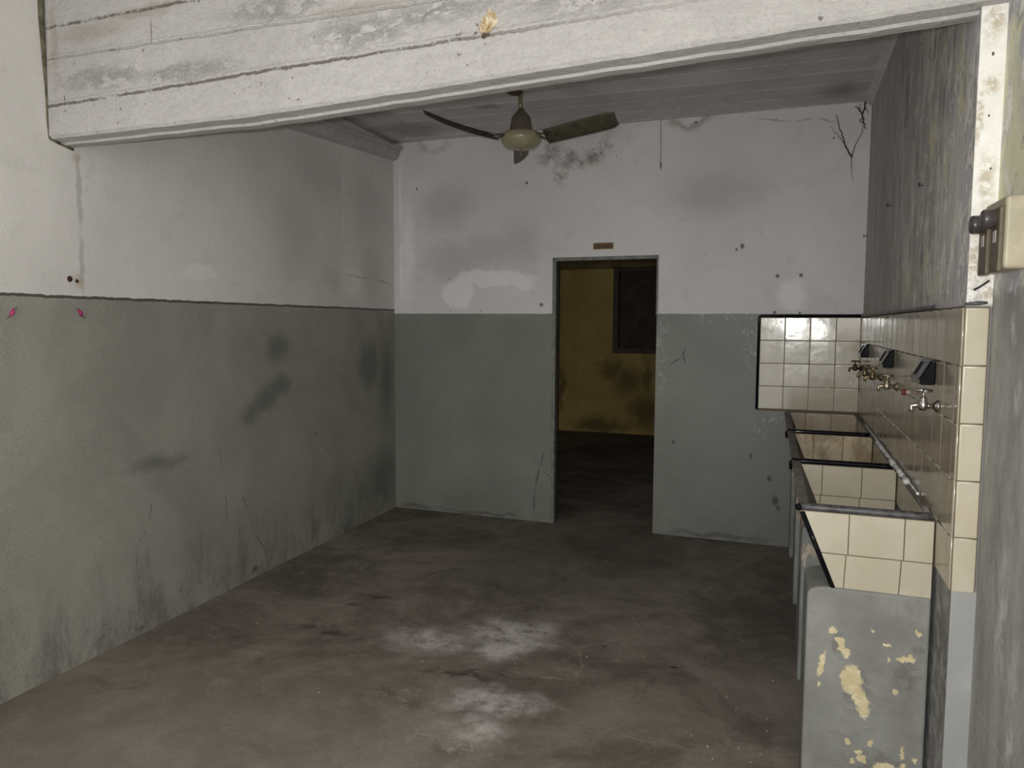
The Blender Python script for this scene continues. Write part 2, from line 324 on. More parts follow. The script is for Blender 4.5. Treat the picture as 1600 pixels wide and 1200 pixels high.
col = m.mix(m.mul(vm_, .8), col, (.16, .13, .10))
sp = m.mul(m.rng(m.noise(36, 2, .5), .69, .72), m.rng(m.noise(3, 3, .6), .45, .6))
col = m.mix(m.mul(sp, .8), col, (.12, .095, .08))
zone = m.math('ADD', m.mul(m.blobs(uw, [(-1.3, 2.37, .25, .07, .8), (-2.4, 2.35, .3, .06, .8), (-2.0, 2.33, .3, .05, .8), (-1.0, 2.40, .3, .05, .9), (-1.6, 2.5, .3, .06, .9), (-.5, 2.4, .4, .1, .9)]), 1.6), .5)
lump = m.rng(m.noise(15, 7, .7, .25, vec=m.stretch(m.pos, (.8, 1, 1.7))), .40, .64)
hgt = m.math('ADD', m.math('MULTIPLY', m.noise(48, 6, .75), .45), m.mul(lump, zone, .42))
hgt = m.math('SUBTRACT', m.math('ADD', hgt, m.math('MULTIPLY', ridge, .25)), m.math('MULTIPLY', m.max(dk, m.mul(l2, .6)), .9))
col = m.mix(m.mul(m.math('SUBTRACT', 1.0, lump), zone, m.rng(spk, .40, .6), .13), col, (.22, .205, .195))
m.color(col).bump(hgt, .8, .014)
MAT_BEAM = m.mat

# concrete floor, u = X, v = Y
m = M('floor_concrete', .8, .2); P = m.sep(m.pos); uv = m.comb(P[0], P[1]); uw = m.warp(uv, 4.5, .35, 5); uf = m.warp(uv, 10, .10, 5)
col = m.mix(m.rng(m.noise(1.5, 8, .72, .6), .36, .66), (.13, .112, .092), (.275, .242, .204))
col = m.mix(m.mul(m.rng(m.noise(6, 7, .75, .3), .46, .68), .5), col, (.34, .305, .265))
col = m.mix(m.mul(m.rng(m.noise(3.3, 7, .75, .8), .56, .70), .55), col, (.085, .065, .052))
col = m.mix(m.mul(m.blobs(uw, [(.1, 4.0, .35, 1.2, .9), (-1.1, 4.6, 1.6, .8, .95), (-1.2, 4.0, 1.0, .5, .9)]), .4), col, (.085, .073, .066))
ef = m.mul(m.blobs(uw, [(-1.10, 3.25, .30, .30, .95), (-1.05, 3.10, .22, .20, .8), (-.95, 2.62, .28, .18, .95), (-.95, 2.4, .2, .15, .95), (-1.4, 3.05, .35, .2, .95)]), m.rng(m.noise(8, 7, .75), .30, .62))
col = m.mix(m.mul(ef, .9), col, (.72, .68, .66))
ef2 = m.mul(m.blobs(uw, [(-1.25, 2.52, .25, .12, .9), (-1.0, 2.3, .3, .14, .9)]), m.rng(m.noise(20, 6, .8), .5, .66))
col = m.mix(m.mul(ef2, .8), col, (.55, .49, .41))
dk = m.mul(m.blobs(uw, [(-1.92, 3.48, .17, .06, .8), (-1.98, 3.3, .1, .05, .8), (-1.95, 3.0, .25, .05, .8), (-2.4, 2.28, .22, .04, .8), (-1.15, 2.75, .25, .05, .9), (-1.9, 4.76, .06, .05, .7), (-1.3, 2.5, .2, .06, .9)]), m.rng(m.noise(9, 6, .75), .38, .55))
col = m.mix(m.mul(dk, .8), col, (.05, .037, .028))
crk = m.crack(uf, [(-.62, 3.66), (-.52, 3.48), (-.56, 3.38), (-.70, 3.28), (-.78, 3.18), (-.73, 3.1), (-.70, 3.0), (-.72, 2.9), (-.86, 2.86)], .012, .8)
crk2 = m.crack(uf, [(-.98, 2.72), (-.8, 2.74), (-.62, 2.6), (-.5, 2.54), (-.33, 2.55), (-.2, 2.52)], .010, .9)
col = m.mix(m.mul(m.max(crk, m.mul(crk2, .7)), .7), col, (.33, .29, .25))
crd = m.crack(uf, [(-1.25, 2.80), (-1.05, 2.86), (-.95, 2.82), (-.85, 2.84)], .008, .8)
col = m.mix(m.mul(crd, .8), col, (.04, .032, .027))
col = m.mix(m.mul(m.blobs(uv, [(-.342, 3.141, .02, .012, .5), (-.66, 3.25, .012, .012, .5), (-.95, 3.3, .008, .008, .5)]), .9), col, (.025, .02, .018))
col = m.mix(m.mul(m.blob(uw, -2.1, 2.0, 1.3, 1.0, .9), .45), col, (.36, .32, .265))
fine = m.noise(120, 4, .7)
col = m.mix(m.mul(m.rng(fine, .35, .7), .3), col, (.10, .08, .07))
m.color(col).rough(m.rng(m.noise(4, 5, .7), .35, .7, .72, .9)).bump(m.math('ADD', m.noise(16, 7, .75), m.math('MULTIPLY', fine, .25)), .45, .008)
MAT_FLOOR = m.mat

# yellow wall of the next room, u = X, v = Z
m = M('yellow_wall_paint', .8, .2); P = m.sep(m.pos); uv = m.comb(P[0], P[2]); uw = m.warp(uv, 4, .3)
col = m.mix(m.rng(m.noise(1.2, 6, .65, .3), .35, .68), (.35, .25, .085), (.48, .36, .13))
col = m.mix(m.mul(m.blobs(uw, [(-1.95, .85, .25, .22, .8), (-1.75, .7, .35, .3, .9), (-1.5, .3, .3, .35, .8), (-2.1, .1, .6, .14, .8), (-1.5, .75, .12, .4, .9), (-2.65, .6, .1, .5, .9)]), .75), col, (.10, .072, .035))
m.color(col).bump(m.noise(20, 5, .7), .2, .005)
MAT_YELLOW = m.mat
MAT_BROWNBEAM = simple('brown_beam_paint', (.20, .145, .06), .7, .3, var=.35, scale=6)
MAT_GREYWALL = simple('grey_side_wall', (.25, .2, .12), .8, .2, scale=3)
MAT_SEAM = simple('seam_dirt', (.19, .175, .12), .9, .1, var=.5, scale=30)

# ------------------------------------------------------------------ the setting
YF = -1.2
b = MB(); b.box(-3.6, 1.2, YF, 10.1, -.12, 0); struct(b.obj('floor', MAT_FLOOR))
b = MB(); b.vprism([(xl(YF), YF), (xl(5.4), 5.4), (xl(5.4) - .2, 5.4), (xl(YF) - .2, YF)], -.05, 3.0); struct(b.obj('wall_left', MAT_LEFT))
# back wall with doorway
b = MB(); T = .12
def bw(x0, x1, z0, z1): b.vprism([(x0, yb(x0)), (x1, yb(x1)), (x1, yb(x1) + T), (x0, yb(x0) + T)], z0, z1)
bw(-2.9, DX0, -.05, 3.0); bw(DX1, .62, -.05, 3.0); bw(DX0, DX1, DZ, 3.0)
struct(b.obj('wall_back', MAT_BACK))
# right wall of the back part, with the pier face; and the right wall beside the camera
b = MB(); b.vprism([(xr(PY), PY), (xr(5.4), 5.4), (1.0, 5.4), (1.0, PY)], -.05, 3.0, 0)
o = b.obj('wall_right', [MAT_RIGHT, MAT_PIER])
for p in o.data.polygons:
    if abs(p.normal.y + 1) < .05: p.material_index = 1
struct(o)
b = MB(); b.vprism([(XN + .012, YF), (XN, PY - .0005), (1.0, PY - .0005), (1.0, YF)], -.05, 3.0); struct(b.obj('wall_right_near', MAT_NEAR))
# ceilings
b = MB(); b.vprism([(-2.85, 2.3), (.7, 2.25), (.7, 5.25), (-2.85, 5.4)], HC, HC + .15); struct(b.obj('ceiling', MAT_CEIL))
b = MB(); b.box(-2.85, .8, YF, 2.3, 2.86, 3.0); struct(b.obj('ceiling_near', MAT_BEAM))
# beam across the room
def ybf(x): return 2.2 - .035 * x
xs = [-2.73 + i * (XN + .02 + 2.73) / 60 for i in range(61)]
def zb(x): return 2.147 + max(0, x + 1.7) * .0365 + .003 * mnoise.noise(Vector((x * 7, 0, 0))) + .002 * mnoise.noise(Vector((x * 30, 5, 0)))
prof = []
for x in xs:
    y = ybf(x); zz = zb(x); j = .003 * mnoise.noise(Vector((x * 22, 9, 3)))
    prof.append([(x, y, 2.9), (x, y, zz + .012), (x, y + .010, zz + .001), (x, y + .062, zz - .002), (x, y + .068, zz - .010), (x, y + .085, zz - .010), (x, y + .118 + j * 2, zz - .008 + j), (x, y + .13 + j * 2, zz + .006), (x, y + .13, 2.9)])
b = MB(); n = len(prof[0])
b.add([p for r in prof for p in r], [(i * n + k, i * n + (k + 1) % n, (i + 1) * n + (k + 1) % n, (i + 1) * n + k) for i in range(len(prof) - 1) for k in range(n)])
k0 = (len(prof) - 1) * n; b.f += [list(range(n))[::-1], [k0 + i for i in range(n)]]; b.m += [0, 0]; b.sm += [False, False]
struct(b.obj('trim_1', MAT_BEAM))
# dirty gap where the beam meets the left wall
pts = [(2.285, 2.90), (2.283, 2.60), (2.288, 2.45), (2.292, 2.33), (2.292, 2.215), (2.300, 2.150), (2.345, 2.139), (2.405, 2.130)]
wd = [.014, .012, .009, .005, .004, .006, .005, .006]
b = MB()
for i in range(len(pts) - 1):
    (y0, z0), (y1, z1) = pts[i], pts[i + 1]
    b.tube([(xl(y0) + .001, y0, z0), (xl(y1) + .001, y1, z1)], [wd[i], wd[i + 1]], 8)
struct(b.obj('trim_2', MAT_SEAM))
# stepped cornice on the left wall (it dips towards the front)
MAT_CORN = simple('cornice_plaster', (.47, .465, .45), .8, .2, var=.18, scale=14, bump=.2)
def cpro(y):
    dz = -.062 * (5.25 - y); x0 = xl(y) - .01
    pr = [(0, 2.655), (.02, 2.655), (.045, 2.668), (.062, 2.69), (.070, 2.712), (.070, 2.722), (.085, 2.726), (.092, 2.738), (.09, 2.752), (.075, 2.758), (0, 2.758)]
    return [(x0 + u, y, v + dz) for u, v in pr]
b = MB(); b.prism(None, cpro(2.36), [(x, yb(x) + .004, zv) for x, y, zv in cpro(5.25)]); struct(b.obj('trim_3', MAT_CORN))
# plaster cove between the right wall and the ceiling
MAT_COVE = simple('cove_plaster', (.66, .63, .62), .85, .2, var=.2, scale=12, bump=.3)
b = MB(); cv = lambda y: [(xr(y) + .01, y, HC - .035), (xr(y) - .018, y, HC - .018), (xr(y) - .05, y, HC + .01), (xr(y) + .01, y, HC + .01)]
b.prism(None, cv(2.36), cv(5.13)); struct(b.obj('trim_4', MAT_COVE))

# door frame (thin grey-green metal angle)
MAT_DFR = simple('door_frame_paint', (.21, .22, .19), .45, .4, var=.4, scale=20)
b = MB()
def yy(x, d): return yb(x) + d
for x0, x1, z0, z1 in ((DX0 - .010, DX0 + .016, -.01, DZ + .012), (DX1 - .006, DX1 + .006, 1.5, DZ + .012), (DX0 - .010, DX1 + .006, DZ - .012, DZ + .012)):
    b.vprism([(x0, yy(x0, -.006)), (x1, yy(x1, -.006)), (x1, yy(x1, T * .5)), (x0, yy(x0, T * .5))], z0, z1)
MAT_JAMB = simple('jamb_dark_paint', (.075, .07, .055), .7, .3, scale=8)
b.vprism([(DX0 - .004, yy(DX0, T * .45)), (DX0 + .008, yy(DX0, T * .45)), (DX0 + .008, yy(DX0, T + .01)), (DX0 - .004, yy(DX0, T + .01))], 0, DZ, 1)
struct(b.obj('door_1', [MAT_DFR, MAT_JAMB], bevel=.002))
MAT_CRUMB = simple('crumbled_edge_plaster', (.46, .46, .43), .9, .1, var=.45, scale=40, bump=.5)

# next room
yfw = lambda x: 9.78 + WB * x
b = MB()
WX0, WX1, WZ0, WZ1 = -1.955, -.80, 1.055, 2.165
def fw(x0, x1, z0, z1, m_=0): b.vprism([(x0, yfw(x0)), (x1, yfw(x1)), (x1, yfw(x1) + .2), (x0, yfw(x0) + .2)], z0, z1, m_)
fw(-3.6, WX0, -.05, 3.0); fw(WX1, 1.2, -.05, 3.0); fw(WX0, WX1, -.05, WZ0); fw(WX0, WX1, WZ1, 3.0)
struct(b.obj('wall_far', MAT_YELLOW))
b = MB(); b.vprism([(-3.6, yfw(-3.6) - .14), (1.2, yfw(1.2) - .14), (1.2, yfw(1.2)), (-3.6, yfw(-3.6))], 2.155, 2.9); struct(b.obj('trim_5', MAT_BROWNBEAM))
b = MB(); b.box(-3.6, 1.2, 5.2, 10.1, 2.85, 3.0); struct(b.obj('ceiling_far', MAT_GREYWALL))
b = MB(); b.box(-3.6, -3.4, 5.42, 10.1, -.05, 3.0); struct(b.obj('wall_far_left', MAT_YELLOW))
b = MB(); b.box(1.0, 1.2, 5.3, 10.1, -.05, 3.0); struct(b.obj('wall_far_right', MAT_YELLOW))
MAT_WFR = simple('window_frame_wood', (.115, .092, .065), .8, .1, scale=12)
MAT_PANE = simple('window_pane_dusty', (.085, .062, .045), .7, .1, var=.35, scale=5)
w = bpy.data.objects.new('window_1', None); COL.objects.link(w); w.location = (WX0, yfw(WX0), WZ0); struct(w)
b = MB()
def wf(x0, x1, z0, z1, d0, d1): b.vprism([(x0, yfw(x0) + d0), (x1, yfw(x1) + d0), (x1, yfw(x1) + d1), (x0, yfw(x0) + d1)], z0, z1)
wf(WX0, WX0 + .07, WZ0, WZ1, -.015, .12); wf(WX1 - .07, WX1, WZ0, WZ1, -.015, .12); wf(WX0 + .07, WX1 - .07, WZ0, WZ0 + .07, -.015, .12); wf(WX0 + .07, WX1 - .07, WZ1 - .05, WZ1, -.015, .12)
b.obj('window_frame', MAT_WFR, w, bevel=.006)
b = MB(); wf(WX0 + .06, WX1 - .06, WZ0 + .06, WZ1 - .04, .05, .07); b.obj('window_pane', MAT_PANE, w)

# ------------------------------------------------------------------ glazed tiles
def glaze(name, c, rough=.10, stain=None, stamt=.4):
    m = M(name, rough, .5); col = m.mix(m.rng(m.noise(3, 5, .65), .35, .68), tuple(x * .86 for x in c), c)
    col = m.mix(m.mul(m.rng(m.noise(60, 4, .7), .5, .75), .2), col, tuple(x * .7 for x in c))
    if stain: col = m.mix(m.mul(m.rng(m.noise(9, 6, .75, .4, vec=m.stretch(m.pos, (1, 1, .6))), .38, .62), stamt), col, stain)
    return m.color(col).rough(m.rng(m.noise(14, 4, .7), .3, .7, rough, rough + .10)).bump(m.noise(11, 2, .5), .30, .004).mat
MAT_TILE = glaze('cream_tile_glaze', (.58, .54, .43))
MAT_TILE_SIDE = glaze('cream_tile_glaze_dull', (.44, .39, .30), .13, (.22, .17, .11), .35)
MAT_TILE_DIRTY = glaze('cream_tile_stained', (.56, .46, .30), .3, (.20, .13, .06), .75)
MAT_TILE_WORN = glaze('cream_tile_worn', (.54, .50, .395), .3, (.44, .37, .22), .3)
MAT_TILE_BROWN = glaze('cream_tile_brownish', (.42, .34, .23), .3, (.25, .17, .09), .5)
MAT_GROUT = simple('tile_grout', (.17, .14, .10), .9, .1, scale=60)
MAT_BLACK = simple('black_ceramic', (.006, .0065, .009), .08, .12, var=.2)
MAT_BLACKWORN = simple('black_trim_worn', (.028, .027, .03), .4, .35, var=.6, scale=50, dirt=(.10, .097, .10))

def tiles(mb, O, U, V, cols, rows, nrm, gap=.0018, th=.005, mi=0, tilt=.010):
    """cols / rows: lists of break positions along U / V from O; nrm the outward normal"""
    O, U, V, N_ = Vector(O), Vector(U).normalized(), Vector(V).normalized(), Vector(nrm).normalized()
    for a0, a1 in zip(cols, cols[1:]):
        for b0, b1 in zip(rows, rows[1:]):
            if a1 - a0 < .008 or b1 - b0 < .008: continue
            tx, ty = random.uniform(-tilt, tilt), random.uniform(-tilt, tilt); ca, cb = (a0 + a1) / 2, (b0 + b1) / 2
            def ring(ins, h): return [O + U * x + V * y + N_ * (h + (x - ca) * tx + (y - cb) * ty) for x, y in ((a0 + ins, b0 + ins), (a1 - ins, b0 + ins), (a1 - ins, b1 - ins), (a0 + ins, b1 - ins))]
            R = ring(gap / 2, 0) + ring(gap / 2, th * .55) + ring(gap / 2 + .0016, th * .88) + ring(gap / 2 + .0045, th)
            fs = [(i * 4 + k, i * 4 + (k + 1) % 4, i * 4 + 4 + (k + 1) % 4, i * 4 + 4 + k) for i in range(3) for k in range(4)]
            k0 = len(mb.v); mb.add(R, fs, mi, True); mb.f.append([k0 + 12, k0 + 13, k0 + 14, k0 + 15]); mb.m.append(mi); mb.sm.append(True)

TS = .150
spl = thing('tile_splashback', (.0, 5.0, .89), 'cream tiled splashback with black edging on the back wall corner above the wash troughs', 'tiles')
ub = Vector((1, WB, 0)).normalized(); nb = Vector((WB, -1, 0)).normalized()
x0 = -.0636; zt = TT - .004
b = MB(); b.vprism([(x0 - .012, yb(x0) - .004), (xr(5.13) - .0005, yb(xr(5.1)) - .004), (xr(5.13) - .0005, yb(xr(5.14)) - .0004), (x0 - .012, yb(x0) - .0004)], zt - 4 * .1466 - .012, zt + .004)
b.obj('tile_bed', MAT_GROUT, spl)
b = MB(); tiles(b, (x0, yb(x0) - .004, zt), ub, (0, 0, -1), [i * TS for i in range(4)] + [.590], [i * .1466 for i in range(5)], nb)
b.obj('back_tiles', MAT_TILE, spl, wn=True)
us = Vector((WR, 1, 0)).normalized(); ns = Vector((-1, WR, 0)).normalized()
L = 5.125 - PY
b = MB(); b.vprism([(xr(PY + .002) - .003, PY + .002), (xr(5.126) - .003, 5.126), (xr(5.126) - .0004, 5.126), (xr(PY) - .0004, PY + .002)], .748, zt + .004)
b.obj('tile_bed', MAT_GROUT, spl)
cols = [0] + [L - k * TS for k in range(19, -1, -1) if L - k * TS > .02]
b = MB(); tiles(b, (xr(PY) - .003, PY, zt), us, (0, 0, -1), cols, [0, .152, .302, .452, .602, .742], ns)
b.obj('side_tiles', MAT_TILE_SIDE, spl, wn=True)
# black bullnose edging
b = MB()
zt2 = zt + .010
b.tube([(x0 - .008, yb(x0) - .0092, zt - 4 * .1466 - .004), (x0 - .008, yb(x0) - .0092, zt - .01), (x0 - .006, yb(x0) - .0092, zt2 - .004), (x0 + .004, yb(x0) - .0092, zt2), (xr(5.1) - .012, yb(.52) - .0095, zt2)], .0088, 10)
b.obj('edge_trim', MAT_BLACK, spl)
b = MB(); pts = []
for i in range(40):
    y = 5.125 - i * (5.125 - 2.58) / 39; pts.append((xr(y) - .0085, y, zt2 + .002 * mnoise.noise(Vector((y * 3, 1, 0)))))
b.tube(pts, [.0058 + .0022 * mnoise.noise(Vector((p[1] * 11, 4, 0))) for p in pts], 8)
b.obj('edge_trim', MAT_BLACKWORN, spl)
# half tiles up the pier face
strip = thing('tile_strip', (.5, PY, .74), 'vertical strip of five cream half tiles up the narrow pier face beside the troughs', 'tiles')
b = MB(); b.box(xr(PY) + .001, XN - .004, PY - .003, PY - .0004, .742, zt + .002); b.obj('tile_bed', MAT_GROUT, strip)
b = MB(); tiles(b, (xr(PY) - .003, PY - .003, zt), (1, 0, 0), (0, 0, -1), [0, .0555], [0, .149, .299, .449, .599, .745], (0, -1, 0), gap=.003, tilt=.01)
b.obj('strip_tiles', MAT_TILE_WORN, strip, wn=True)
b = MB(); b.tube([(xr(PY) - .006, PY - .0045, zt + .008), (.50, PY - .0062, zt + .011), (XN - .012, PY - .006, zt + .012)], [.0035, .0055, .003], 8); b.obj('edge_trim', MAT_BLACKWORN, strip)

# ------------------------------------------------------------------ wash trough (three basins in one block)
m = M('trough_grey_paint', .6, .3); P = m.sep(m.pos); uv = m.comb(P[0], P[2]); uw = m.warp(uv, 16, .05, 4); vo = m.n('ShaderNodeTexVoronoi'); vo.inputs['Scale'].default_value = 95; m.put(vo.inputs['Vector'], m.warp(uv, 30, .025, 4)); uw2 = m.vm('ADD', m.vm('MULTIPLY', vo.outputs['Position'], (.62, .62, 0)), m.vm('MULTIPLY', m.warp(uv, 60, .022, 4), (.38, .38, 0)))
col = m.mix(m.rng(m.noise(4, 6, .65), .35, .68), (.22, .225, .208), (.29, .295, .275))
col = m.mix(m.mul(m.rng(m.noise(10, 6, .75, .5), .46, .66), .6), col, (.20, .195, .18))
col = m.mix(m.mul(m.blobs(uw, [(.33, .53, .18, .08, .8), (.4, .3, .06, .2, .9), (.30, .44, .1, .1, .9)]), .5), col, (.19, .185, .175))
front = m.rng(P[1], 2.52, 2.50)
ee = m.blobs(uw2, [(.262, .37, .035, .052, .3), (.292, .305, .024, .05, .3, .35), (.30, .275, .012, .03, .3, .2), (.232, .47, .012, .028, .3), (.205, .512, .016, .013, .3, .7), (.222, .484, .012, .012, .3), (.245, .45, .014, .016, .3), (.178, .40, .009, .05, .3, -.15), (.172, .335, .005, .008, .3),
    (.40, .455, .024, .010, .3, .3), (.418, .46, .012, .014, .3), (.36, .45, .006, .014, .3), (.355, .49, .014, .005, .3), (.435, .535, .010, .012, .3), (.315, .53, .005, .009, .3), (.385, .352, .008, .008, .3),
    (.365, .11, .036, .022, .3), (.34, .09, .016, .016, .3), (.30, .125, .018, .014, .3), (.29, .145, .012, .01, .3), (.322, .18, .009, .01, .3), (.258, .175, .012, .009, .3), (.407, .165, .006, .022, .3), (.41, .125, .01, .012, .3), (.275, .11, .01, .009, .3), (.41, .075, .012, .006, .3, -.8), (.44, .15, .01, .012, .3), (.16, .045, .022, .007, .3)])
edge_ = m.mul(m.blobs(m.warp(uv, 20, .05, 4), [(.275, .34, .05, .09, .5), (.41, .41, .05, .07, .6), (.34, .12, .10, .05, .6), (.44, .49, .03, .05, .7), (.225, .47, .03, .05, .6)]), m.rng(m.noise(30, 5, .7), .42, .58))
col = m.mix(m.mul(front, edge_, .55), col, (.13, .125, .115))
cream = m.mix(m.rng(m.noise(25, 5, .7), .4, .65), (.60, .51, .30), (.74, .65, .43))
col = m.mix(m.mul(front, ee), col, cream)
m.color(col).bump(m.math('SUBTRACT', m.math('ADD', m.noise(35, 6, .7), m.math('MULTIPLY', edge_, .3)), m.math('MULTIPLY', m.mul(ee, front), .8)), .5, .006)
MAT_TRG = m.mat
m = M('trough_rim_plaster', .8, .2)
m.color(m.mix(m.rng(m.noise(12, 6, .7), .38, .64), (.15, .135, .12), (.24, .225, .21))).bump(m.noise(40, 5, .7), .4, .004); MAT_RIM = m.mat
m = M('support_peeling_paint', .7, .25); P = m.sep(m.pos)
col = m.mix(m.rng(m.noise(6, 6, .65), .35, .68), (.20, .21, .205), (.29, .30, .29))
pe = m.mul(m.rng(m.noise(11, 6, .7, .4), .47, .53), m.rng(P[2], .40, .47))
col = m.mix(pe, col, m.mix(m.rng(m.noise(30, 4, .7), .45, .55), (.42, .35, .24), (.50, .44, .37)))
m.color(col).bump(m.noise(30, 5, .7), .4, .005); MAT_SUP = m.mat
MAT_CAULK = simple('white_cement', (.88, .88, .89), .85, .2, var=.3, scale=40, bump=.5)

XF, ZR = .097, .884
tr = thing('wash_trough', (.3, 3.8, 0), 'long masonry wash trough of three tiled basins with black divider rims along the right wall', 'sink')
def wyb(x, y): return y + WB * (x - .1)        # cross walls run parallel to the back wall
YP = [2.452, 3.285, 4.205]                      # near faces of end panel and dividers
# front wall: leans inwards towards its foot
def fp(y, o=0): return [(XF, y, ZR - .004), (XF + .006, y, ZR), (XF + .030, y, ZR), (XF + .036, y, ZR - .006), (.236 - .0, y, .625), (.200, y, .625)]
b = MB(); ys = [YP[0] + .014, 3.30, 4.22, 5.128]
ringA = [fp(y) for y in ys]; nn = 6
b.add([p for r in ringA for p in r], [(i * nn + k, i * nn + (k + 1) % nn, (i + 1) * nn + (k + 1) % nn, (i + 1) * nn + k) for i in range(3) for k in range(nn)] + [tuple(range(nn))[::-1], tuple(range(18, 24))])
b.obj('front_wall', MAT_RIM, tr, bevel=.003)
b = MB(); b.vprism([(.19, 2.47), (xr(2.47) - .012, 2.47), (xr(5.12) - .012, 5.12), (.19, 5.12)], .60, .63); b.obj('basin_floor', MAT_TILE_DIRTY, tr)
# ledge along the tiled wall
b = MB(); pts = []
for i in range(60):
    y = 5.10 - i * (5.10 - 2.53) / 59; pts.append((xr(y) - .019, y, ZR - .002))
b.tube(pts, .008, 8); b.obj('back_ledge', MAT_RIM, tr)
b = MB(); pts = []; rs = []
for i in range(260):
    y = 4.55 - i * (4.55 - 2.72) / 259; k = .6 * mnoise.noise(Vector((y * 6, 2, 0))) + .9 * mnoise.noise(Vector((y * 31, 7, 0)))
    big = 1.0 if 2.9 < y < 3.9 else .45
    r_ = max(.002, (.0085 + .007 * k) * big); pts.append((xr(y) - .0105 - r_, y, ZR + .008 + .003 * k)); rs.append(r_)
b.tube(pts, rs, 8); b.obj('cement_fillet', MAT_CAULK, tr)
# dividers and end panel
def slant(z): return XF + .005 + (ZR - z) * (.200 - XF - .002) / (ZR - .64)
for i, y in enumerate(YP):
    xe = xr(y) - .011
    p = MB()
    A = [(slant(.885), wyb(.1, y), ZR - .012), (xe, wyb(xe, y), ZR - .012), (xe, wyb(xe, y), .62), (slant(.62), wyb(.2, y), .62)]
    p.prism(None, A, [(a, c + .032, e) for a, c, e in A])
    par = p.obj('end_panel' if i == 0 else 'divider', MAT_GROUT, tr)
    uu = Vector((1, WB, 0)).normalized()
    t = MB(); Ox = XF; Oy = wyb(XF, y) - .0005
    # tile columns, clipped along the slanted edge
    if i == 0: cols, rows, mat = [.0, .143, .2925, xe - XF], [.012, .137, .243], MAT_TILE_WORN
    elif i == 1: cols, rows, mat = [.0, .118, .264, xe - XF], [.012, .135, .26], MAT_TILE_WORN
    else: cols, rows, mat = [.0, .13, .27, xe - XF], [.012, .16, .26], MAT_TILE_DIRTY
    for c0, c1 in zip(cols, cols[1:]):
        for r0, r1 in zip(rows, rows[1:]):
            zt_, zb_ = ZR - r0 - .001, ZR - r1 + .001
            xa, xb_ = XF + c0 + .001, XF + c1 - .001
            lt, lb = (slant(zt_) + .004, slant(zb_) + .004) if c0 == 0 else (xa - .005 * (r0 > .02), xa - .009 * (r0 > .02))
            k1, k2 = (.005 * (r0 > .02), .009 * (r0 > .02)) if c1 < cols[-1] else (0, 0)
            q = [(lt, zt_), (xb_ - k1, zt_), (xb_ - k2, zb_), (lb, zb_)]
            cx = sum(a for a, _ in q) / 4; cz = sum(c for _, c in q) / 4
            def rg(k, h): return [(cx + (a - cx) * k, wyb(cx + (a - cx) * k, y) - h, cz + (c - cz) * k) for a, c in q]
            R = rg(1, 0) + rg(1, .004) + rg(.985, .006)
            k0 = len(t.v); t.add(R, [(j * 4 + k, j * 4 + (k + 1) % 4, j * 4 + 4 + (k + 1) % 4, j * 4 + 4 + k) for j in range(2) for k in range(4)], 0, False)
            t.f.append([k0 + 8, k0 + 9, k0 + 10, k0 + 11]); t.m.append(0); t.sm.append(False)
    t.obj('panel_tiles', mat, par, wn=True)
    # far face of each divider
    # black half-round rim on top
    r = MB(); x1 = xe - .004
    npt = 12; P_ = [Vector((XF + .004 + (x1 - XF - .004) * k / (npt - 1), 0, 0)) for k in range(npt)]
    r.tube([(v.x, wyb(v.x, y) + .013, ZR - .004) for v in P_], .0125 if i == 0 else .012, 10)
    r.obj('rim_trim', MAT_BLACKWORN if i == 0 else MAT_BLACK, par)
    if i == 0:
        r = MB(); r.tube([(XF + .004, wyb(.1, y) + .006, ZR - .004), (XF - .006, wyb(.1, y) + .002, ZR - .006)], [.0125, .009], 10); r.obj('trim_cap', MAT_BLACK, par)
        e = MB(); e.tube([(slant(.868) + .0, wyb(.1, y) - .003, .868), (slant(.75), wyb(.15, y) - .003, .75), (slant(.636), wyb(.2, y) - .004, .636)], .0078, 10); e.obj('edge_trim', MAT_BLACK, par)
    else:
        r = MB(); r.tube([(XF + .008, wyb(.1, y) + .013, ZR - .004), (XF - .001, wyb(.1, y) + .013, ZR - .012), (XF - .002, wyb(.1, y) + .013, ZR - .04)], [.011, .009, .006], 8); r.obj('trim_cap', MAT_BLACK, par)
# tiled far end of the last basin, on the back wall
bp_ = MB(); xe = xr(5.1) - .012
bp_.prism(None, [(.135, yb(.135) - .0065, ZR - .001), (xe, yb(xe) - .0065, ZR - .001), (xe, yb(xe) - .0065, .63), (.205, yb(.205) - .0065, .63)], [(.135, yb(.135) - .001, ZR - .001), (xe, yb(xe) - .001, ZR - .001), (xe, yb(xe) - .001, .63), (.205, yb(.205) - .001, .63)])
par = bp_.obj('end_panel', MAT_GROUT, tr)
t = MB(); tiles(t, (.130, yb(.130) - .0066, ZR - .004), ub, (0, 0, -1), [.005, .095, .245, xe - .130], [0, .145, .25], nb, th=.004)
t.obj('panel_tiles', MAT_TILE_BROWN, par, wn=True)
